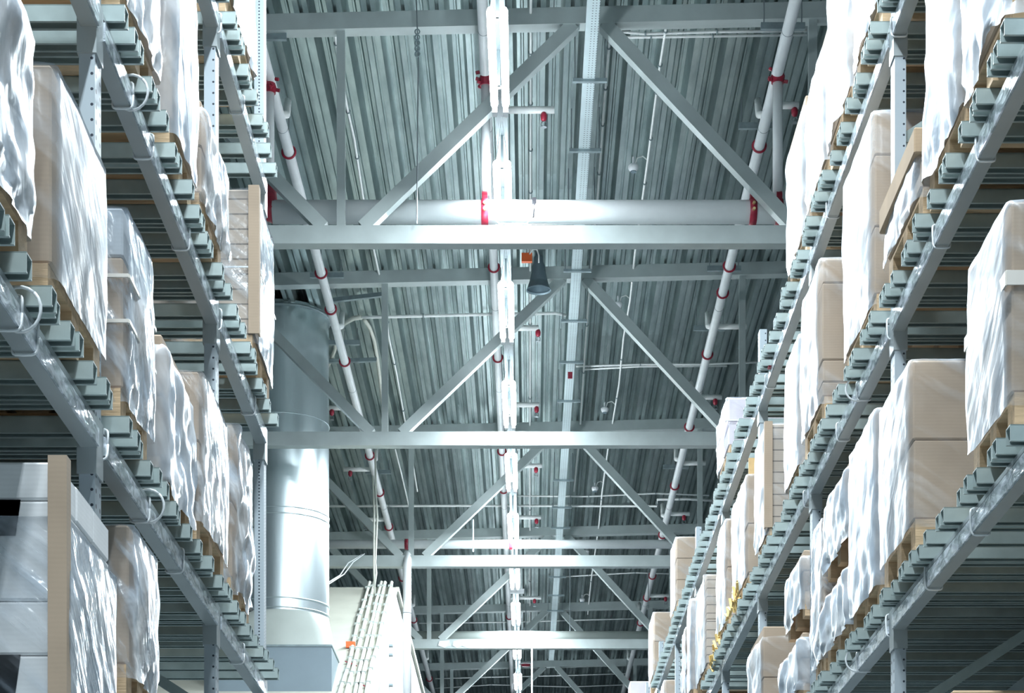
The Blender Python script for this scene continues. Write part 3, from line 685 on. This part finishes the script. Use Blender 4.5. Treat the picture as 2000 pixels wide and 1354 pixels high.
nb = 0
ordn = ['nearest', 'second', 'third', 'fourth', 'fifth', 'sixth', 'seventh', 'eighth', 'ninth', 'tenth', 'eleventh', 'twelfth']
for side, ups, name in ((-1, upsL, 'left'), (1, upsR, 'right')):
    for li in (1, 2, 3):
        ztop = LV[li] + BH
        for b in range(len(ups) - 1):
            for off in OFF:
                if ups[b] + off > ups[b + 1] - .09: continue
                y = ups[b] + off + .05
                if side < 0 and b == 0: y -= .05
                xe = XB[side] - .02
                px = CX + side * (XF[side] + .05) * F / y; py = VY - (ztop + .03) * F / y
                px_in = CX + side * xe * F / y
                if py < -25 or py > 1375 or px_in < -10 or px_in > 2010: continue
                if side > 0 and py > 1340 and y > 13: continue
                o = proto[side].copy(); COL.objects.link(o); nb += 1
                o.location = (side * (xe + R.uniform(-.012, .012)), y, H + ztop)
                lab = 'grey steel support bar on the %s beams, %s rack, %s bay' % (lvn[li], name, ordn[b])
                tag(o, lab, 'support bar', 'support bars, %s level, %s rack, %s bay' % (lvn[li], name, ordn[b]))
print('bars', nb)
for s in (-1, 1): bpy.data.objects.remove(proto[s])

# ------------------------------------------------------------------ pallets and loads
def rbox(m, x0, x1, y0, y1, z0, z1, c=.008):
    """carton with softened edges"""
    x0, x1 = sorted((x0, x1)); X = [(x0, x0 + c, x1 - c, x1)][0]
    pts = []
    for z, e in ((z0, c), (z0 + c, 0), (z1 - c, 0), (z1, c)):
        for dx, dy in ((x0+e, y0+e+c*(e==0)),(x0+e+c*(e==0), y0+e),(x1-e-c*(e==0), y0+e),(x1-e, y0+e+c*(e==0)),(x1-e, y1-e-c*(e==0)),(x1-e-c*(e==0), y1-e),(x0+e+c*(e==0), y1-e),(x0+e, y1-e-c*(e==0))):
            pts.append((dx, dy, z))
    fs = [tuple(range(7, -1, -1)), tuple(range(24, 32))]
    for j in range(3): fs += [(j*8+k, j*8+(k+1) % 8, (j+1)*8+(k+1) % 8, (j+1)*8+k) for k in range(8)]
    return m.add(pts, fs)
def pallet(t, side, x0, y0, y1, z):
    """x0 aisle side, z underside"""
    D = 1.12; sx = side; m = MB()
    n = max(3, round((y1 - y0) / .16)); pitch = (y1 - y0) / n
    nb_ = 8
    for k in range(nb_):
        xa = x0 + k * (D - .11) / (nb_ - 1); m.box((sx * xa, y0, z + .122), (sx * (xa + .11), y1, z + .144))
    for y in (y0, (y0 + y1) / 2 - .05, y1 - .10): m.box((sx * x0, y, z + .10), (sx * (x0 + D), y + .10, z + .122))
    p = m.build('pallet', 'wood', t)
    for y in (y0, (y0 + y1) / 2 - .05, y1 - .10):
        r_ = MB().box((sx * x0, y, z), (sx * (x0 + D), y + .10, z + .022))
        for xa in (x0, x0 + D / 2 - .07, x0 + D - .14): r_.box((sx * xa, y, z + .022), (sx * (xa + .14), y + .10, z + .10))
        r_.build('runner', 'wood', p)
    return p
def wrap(t, side, x0, y0, y1, z0, z1, mat='film', amp=.012, hem=.05, bulge=.012, seed=0, round_=.03, topround=.03, D=1.18):
    m = MB(); nu, nv = 22, 26; P = []
    xa, xb = x0 - .006, x0 + D + .006; ya, yb = y0 - .006, y1 + .006
    per = []
    def side_pts(p, q, n_):
        for k in range(n_): f = k / n_; per.append((p[0] + (q[0]-p[0])*f, p[1] + (q[1]-p[1])*f))
    side_pts((xa, ya), (xb, ya), nu); side_pts((xb, ya), (xb, yb), 8); side_pts((xb, yb), (xa, yb), 8); side_pts((xa, yb), (xa, ya), nu)
    cx_, cy_ = (xa + xb) / 2, (ya + yb) / 2; hx, hy = (xb - xa) / 2, (yb - ya) / 2
    N = len(per); rows = [i / nv for i in range(nv + 1)]
    so = seed * 13.7
    for j, v in enumerate(rows):
        z = z0 + (z1 - z0) * v
        for k, (x, y) in enumerate(per):
            u = (x - cx_) / hx; w_ = (y - cy_) / hy
            # rounded corner
            rc = round_
            dx = max(0, abs(u) * hx - (hx - rc)); dy = max(0, abs(w_) * hy - (hy - rc))
            if dx > 0 and dy > 0:
                L_ = math.hypot(dx, dy); s_ = rc / L_ if L_ > rc else 1
                x = cx_ + math.copysign(hx - rc + dx * s_, u); y = cy_ + math.copysign(hy - rc + dy * s_, w_)
            nx = 1 if abs(abs(u) - 1) < 1e-6 else 0; ny = 1 if abs(abs(w_) - 1) < 1e-6 else 0
            q = Vector((x * 3 + so, y * 3, z * 3)); d = amp * noise.noise(q) + amp * .7 * noise.noise(q * 3.1) + bulge * math.sin(math.pi * v) * (1 - .6 * (abs(u) if ny else abs(w_)))
            d = max(d, -.004)
            if v < .12: d += amp * .8 * noise.noise(q * 5) 
            if topround > .04 and v > .86: s_ = (v - .86) / .14; d -= topround * s_ * s_ 
            sgx = math.copysign(1, u); sgy = math.copysign(1, w_)
            zz = z + ((hem * noise.noise(Vector((x * 4 + so, y * 4, 0)))) if j == 0 else 0)
            P.append(Vector((side * (x + nx * sgx * d), y + ny * sgy * d, zz)))
    fs = []
    for j in range(nv):
        for k in range(N):
            f = (j * N + k, j * N + (k + 1) % N, (j + 1) * N + (k + 1) % N, (j + 1) * N + k); fs.append(f if side > 0 else f[::-1])
    # top fold
    o = len(P)
    for k in range(N):
        p = P[nv * N + k]; P.append(Vector((side * (cx_ + (side * p.x - cx_) * .86), cy_ + (p.y - cy_) * .86, z1 + .006 + .01 * noise.noise(p * 6))))
    for k in range(N): fs.append((nv * N + k, nv * N + (k + 1) % N, o + (k + 1) % N, o + k))
    m.add(P, fs); return m.build('stretch_wrap', mat, t, True)

def load(side, lev, pn, pf, yt, lab, box='kraft', topbox=None, filmm='film', grid=(1, 2), amp=.012, ztop=None, zbase=None, name='wrapped_pallet_load', cat='pallet load',
         corner=None, hem=.018, sub=None, pal=True, xoff=0., lid=None, seed=[0], topround=.03, round_=.03, extra=None, drop=.045, dist=None, D=1.18):
    seed[0] += 1; rr = random.Random(seed[0] * 3 + 1)
    x0 = XB[side] + xoff
    best = None
    for k in range(-10, 9):
        xk = x0 + k * .01; a_, b_ = xk * F / abs(pn - CX), xk * F / abs(pf - CX); cut = 0
        for yu in (upsL if side < 0 else upsR):
            if a_ < yu + .115 and b_ > yu - .015:
                if b_ - yu < yu + .1 - a_: cut += b_ - (yu - .015); b_ = yu - .015
                else: cut += yu + .115 - a_; a_ = yu + .115
        sc_ = cut * 3 + abs(k) * .01
        if best is None or sc_ < best[0]: best = (sc_, xk, a_, b_)
    _, x0, yn, yf = best
    zlo = LV[lev] if zbase is None else zbase; zhi = ztop if ztop else 99
    for (s_, l_, n_, f_, a_, b_) in PLACED:
        if s_ == side and l_ == lev and a_ < zhi - .02 and b_ > zlo + .02 and n_ < yn < f_ + .012: yn = f_ + .012
    PLACED.append((side, lev, yn, yf, zlo, zhi))
    zb = (LV[lev] + BH + .058) if zbase is None else zbase
    Z1 = (VY - yt) * yn / F if ztop is None else ztop
    zb += H; Z1 += H
    t = thing(name, (side * (x0 + .6), (yn + yf) / 2, zb), lab, cat, 'palletised goods on the racks')
    z0 = zb
    if pal: pallet(t, side, x0 + .03, yn + .012, yf - .012, zb); z0 = zb + .146
    gy, gz = grid; ny = gy
    xs = [x0 + .02, x0 + D - .01]
    if sub: zz = [z0] + [H + s_ for s_ in sub] + [Z1]
    else: zz = [z0 + (Z1 - z0) * k / gz for k in range(gz + 1)]
    for i in range(ny):
        ya = yn + .018 + (yf - yn - .036) * i / ny; yb = yn + .018 + (yf - yn - .036) * (i + 1) / ny
        for j in range(len(zz) - 1):
            jx = rr.uniform(0, .006)
            rbox(MB(), side * (xs[0] + jx), side * xs[1], ya + .002, yb - .002, zz[j] + .001, zz[j + 1] - .002, .007).build('carton', topbox if topbox and j == len(zz) - 2 else box, t)
    # printed label on the aisle face
    if filmm: wrap(t, side, x0 + .01, yn + .01, yf - .01, z0 - drop, Z1, filmm, amp, hem, seed=seed[0], topround=topround, round_=round_, D=D)
    if corner:
        m = MB().box((side * (x0 - .006), yn - .006, z0), (side * (x0 + .048), yn + .004, Z1 + .01)).box((side * (x0 - .006), yn + .004, z0), (side * (x0 + .004), yn + .05, Z1 + .01))
        m.build('corner_board', corner, t)
    if lid:
        rbox(MB(), side * (x0 - .012), side * (x0 + D), yn - .012, yf + .012, Z1 - lid, Z1 + .008, .006).build('carton_lid', 'kraftd', t)
    if extra: extra(t, side, x0, yn, yf, z0, Z1)
    return t

def band(zr, mat='tape', h=.012):
    """strap or tape running round the near and aisle face"""
    def f(t, side, x0, yn, yf, z0, Z1):
        for q in (zr if isinstance(zr, (list, tuple)) else [zr]):
            z = z0 + (Z1 - z0) * q
            MB().box((side * (x0 + .0), yn - .003, z), (side * (x0 + 1.15), yn + .004, z + h)).box((side * (x0 - .004), yn + .004, z), (side * (x0 + .003), yf, z + h)).build('strap', mat, t)
    return f
L_, R_ = -1, 1
PLACED = []
# left rack, lowest beams
load(L_, 1, -60, 76, 0, 'tall wrapped load at the left picture edge on the lowest left beams', ztop=2.90, filmm='filmh', grid=(2, 1), amp=.03, topround=.08)
load(L_, 1, 112, 214, 118, 'boxy wrapped load of plain brown cartons, second on the lowest left beams', grid=(2, 1), amp=.006)
load(L_, 1, 251, 304, 400, 'wrapped brown load with a pale grey box on top, third on the lowest left beams', sub=[2.78], topbox='gbox', filmm='filmc', amp=.012, extra=band([.35, .6]))
load(L_, 1, 327, 384, 648, 'low wrapped load with torn sagging film, fourth on the lowest left beams', filmm='filmh', amp=.02, hem=.09, topround=.08, drop=.12)
load(L_, 1, 397, 450, 722, 'wrapped brown load fifth on the lowest left beams', filmm='filmc', grid=(1, 2), amp=.010)
load(L_, 1, 462, 498, 828, 'narrow wrapped load with frilled film edges, last on the lowest left beams', filmm='filmc', amp=.03, hem=.08)
# left rack, middle beams
load(L_, 2, 250, 316, 0, 'large wrapped load behind the left post, first on the middle left beams', ztop=4.45, grid=(1, 3), filmm='filmh', amp=.02)
load(L_, 2, 345, 388, 0, 'tall wrapped brown carton load, second on the middle left beams', ztop=4.5, grid=(1, 1), filmm='filmh', amp=.008)
load(L_, 2, 401, 445, 190, 'wrapped load with frilled edge and rounded top, third on the middle left beams', filmm='filmc', amp=.02, topround=.06)
load(L_, 2, 504, 537, 366, 'slatted brown crate load with a bright wrapped front, last on the middle left beams', box='kraftp', filmm='filmd', grid=(1, 1), amp=.008, xoff=-.02, extra=band([.45], 'cord', .008), corner='kraft')
# left rack, top beams
load(L_, 3, 452, 504, 0, 'torn wrapped load on the top left beams beside the perforated end post', ztop=6.0, filmm='filmh', amp=.02, hem=.1)
# left rack, under the lowest beams
def holes(t, side, x0, yn, yf, z0, Z1):
    for za, zb_, w_ in ((1.54, 1.643, .015), (1.06, 1.20, .02)):
        MB().add([(side * (x0 + .13), yn + .016, H + zb_), (side * (x0 + .42), yn + .016, H + zb_), (side * (x0 + .42), yn + .016, H + za), (side * (x0 + .13 + w_), yn + .016, H + za)], [(0, 1, 2, 3), (3, 2, 1, 0)]).build('hand_hole', 'dark', t)
load(L_, 0, 127, 229, 897, 'stack of white tray boxes with a brown corner board, bottom left corner', box='wbox', filmm=None, grid=(3, 1), sub=[1.20, 1.355, 1.643], zbase=.83, corner='kraft', extra=lambda t, s, x0, yn, yf, z0, Z1: (holes(t, s, x0, yn, yf, z0, Z1), wrap(t, s, x0 + .004, yn + .01, yf, z0, Z1 - .16, 'filmd', .01, .03, seed=77)))
load(L_, 0, 262, 315, 1022, 'brown carton in shiny creased film right of the white tray boxes', zbase=1.27, filmm='filmc', amp=.022, grid=(1, 1))
load(L_, 0, 262, 312, 1022, 'wrapped brown load beneath the shiny creased carton, at the bottom edge', ztop=1.26, zbase=.825, filmm='film')
# right rack, top beams
load(R_, 3, 1775, 1715, 0, 'wrapped load at the upper picture edge, nearest on the top right beams', ztop=5.75, filmm='filmh', amp=.02)
load(R_, 3, 1712, 1662, 0, 'large milky wrapped load, second on the top right beams', ztop=5.85, filmm='filmh', grid=(1, 2), amp=.02)
load(R_, 3, 1657, 1611, 0, 'tall milky wrapped load, third on the top right beams, thin brown edge showing', ztop=5.85, filmm='filmh', amp=.02)
load(R_, 3, 1609, 1571, 0, 'milky wrapped load with a slanting top against the roof, fourth on the top right beams', ztop=5.74, filmm='filmh', amp=.015, topround=.08)
load(R_, 3, 1567, 1534, 182, 'slim milky wrapped load, fifth on the top right beams, last before the empty bars', filmm='filmh', amp=.015, topround=.08)
load(R_, 3, 1418, 1399, 776, 'pale pink wrapped load on the top right beams, beside the second truss', box='pink', filmm='film', grid=(1, 2), amp=.015, extra=band([.5], 'white', .01))
load(R_, 3, 1318, 1309, 1048, 'brown carton load on the top right beams, at the third truss chord end', filmm='film', grid=(1, 3), amp=.008)
load(R_, 3, 1275, 1266, 1195, 'small brown carton load on the top right beams, at the fourth truss chord end', filmm='film', grid=(1, 2), amp=.008)
load(R_, 3, 1228, 1224, 1330, 'distant white and brown printed cartons at the bottom edge, right of the tubes', box='pink', filmm=None, grid=(1, 2), ztop=6.0)
# right rack, middle beams
load(R_, 2, 1962, 1876, 0, 'big milky wrapped load at the top right corner, nearest on the middle right beams', ztop=4.66, filmm='filmh', amp=.02, hem=.08)
load(R_, 2, 1873, 1801, 0, 'big milky wrapped load, second on the middle right beams, left of the corner one', ztop=4.66, filmm='filmh', amp=.02, hem=.08)
load(R_, 2, 1790, 1723, 276, 'low wrapped load under a brown cardboard lid, behind the right post', ztop=3.93, filmm='film', amp=.012, lid=.10)
load(R_, 2, 1701, 1643, 213, 'tall brown cartons with a taped seam, wrapped, left of the lidded load', sub=[4.02, 4.36], filmm='film', amp=.008)
load(R_, 2, 1600, 1562, 502, 'leaning stack of brown cartons with crumpled film at its foot, middle right beams', sub=[3.78, 3.90, 4.32], filmm='film', amp=.015)
load(R_, 2, 1558, 1530, 650, 'slim milky wrapped load in the middle right row, next to the leaning cartons', filmm='filmh', amp=.008)
load(R_, 2, 1495, 1473, 826, 'planked brown crate load in the middle right row with a blank corner strip', box='kraftp', filmm='film', grid=(1, 1), corner='kraft')
load(R_, 2, 1456, 1428, 925, 'milky wrapped load with a yellow board standing up behind it, middle right row', filmm='film', grid=(1, 2), extra=lambda t, s, x0, yn, yf, z0, Z1: MB().box((s * (x0 + .03), yn + .05, Z1 - .05), (s * (x0 + .6), yn + .08, Z1 + .13)).build('wooden_board', 'woodd', t))
load(R_, 2, 1416, 1398, 1012, 'narrow brown load with a milky front, middle right row', filmm='film')
load(R_, 2, 1376, 1357, 1122, 'slatted brown carton load in the middle right row, low in the picture', box='kraftp', filmm='film')
load(R_, 2, 1356, 1341, 1168, 'plain milky wrapped load, middle right row, just before the frilled one', filmm='filmh')
load(R_, 2, 1340, 1330, 1225, 'narrow frilled wrapped load, middle right row', filmm='filmc', amp=.03)
load(R_, 2, 1297, 1288, 1328, 'last wrapped brown load of the middle right row, at the bottom edge', filmm='film')
# right rack, lowest beams
load(R_, 1, 1966, 1885, 388, 'brown carton load in glossy film at the right picture edge on the lowest right beams', filmm='film', grid=(1, 1), amp=.006, extra=band([.55], 'tape', .05))
load(R_, 1, 1775, 1714, 700, 'large brown wrapped load with a wide cardboard side, below the right post', filmm='film', grid=(1, 2), amp=.008)
load(R_, 1, 1709, 1655, 795, 'tall milky wrapped load with a thin brown edge, left of the large brown one', filmm='filmh', amp=.012)
load(R_, 1, 1652, 1606, 896, 'upper of two puffy wrapped loads stacked on the lowest right beams', zbase=2.70, drop=.11, filmm='filmh', amp=.02, topround=.08)
load(R_, 1, 1652, 1606, 1060, 'lower of two puffy wrapped loads stacked on the lowest right beams', ztop=2.62, filmm='filmh', amp=.03, topround=.1)
load(R_, 1, 1603, 1583, 1010, 'narrow tall milky wrapped load beside the two stacked puffy loads', filmm='filmc', amp=.02)
load(R_, 1, 1563, 1530, 1072, 'upper rounded wrapped load with creased cardboard side, lowest right row', zbase=2.72, drop=.11, filmm='filmh', amp=.02, topround=.12)
load(R_, 1, 1560, 1520, 1230, 'lower rounded wrapped load under the creased one, lowest right row', ztop=2.64, filmm='filmh', amp=.03, topround=.12)
load(R_, 1, 1485, 1459, 1222, 'brown carton load with a rounded milky front, lowest right row at the picture foot', filmm='film', grid=(1, 2), amp=.02, topround=.1)
# right rack, under the lowest beams
load(R_, 0, 1742, 1668, 1322, 'crumpled white wrapped bundle at the bottom edge behind the right post', ztop=1.76, box='wbox', filmm='filmc', amp=.06, topround=.15)
load(R_, 0, 1850, 1785, 1345, 'pale wooden crate top at the bottom right corner', ztop=1.50, box='wood', filmm=None, grid=(1, 1), name='wooden_crate', cat='crate')
# loose yellow packing between pallets, small tag on the top right bars
def tuft(px0, py0, px1, py1, side, lab, n_=26):
    m = MB(); x = XB[side] - .01; rr = random.Random(px0)
    for k in range(n_):
        f = rr.random(); px = px0 + (px1 - px0) * f; py = py0 + (py1 - py0) * f
        Y = x * F / abs(px - CX); p = W(px, py, Y); d = Vector((rr.uniform(-.02, .02), rr.uniform(-.15, .15), rr.uniform(-.12, .10)))
        m.bar(p, p + d + Vector((0, .001, .04)), .02, .006)
    tag(m.build('straw_packing', 'yellow'), lab, 'packing', kind='stuff')
tuft(1445, 1155, 1418, 1215, 1, 'loose yellow packing strips hanging at the middle right row')
tuft(1404, 1245, 1386, 1310, 1, 'lower tuft of yellow packing strips at the middle right row')
Y = 15.2; q = MB().box(W(1501, 713.5, 14.2), W(1513, 722, 14.25)).build('red_tag', 'red'); tag(q, 'small red tag on the top right beam', 'tag')
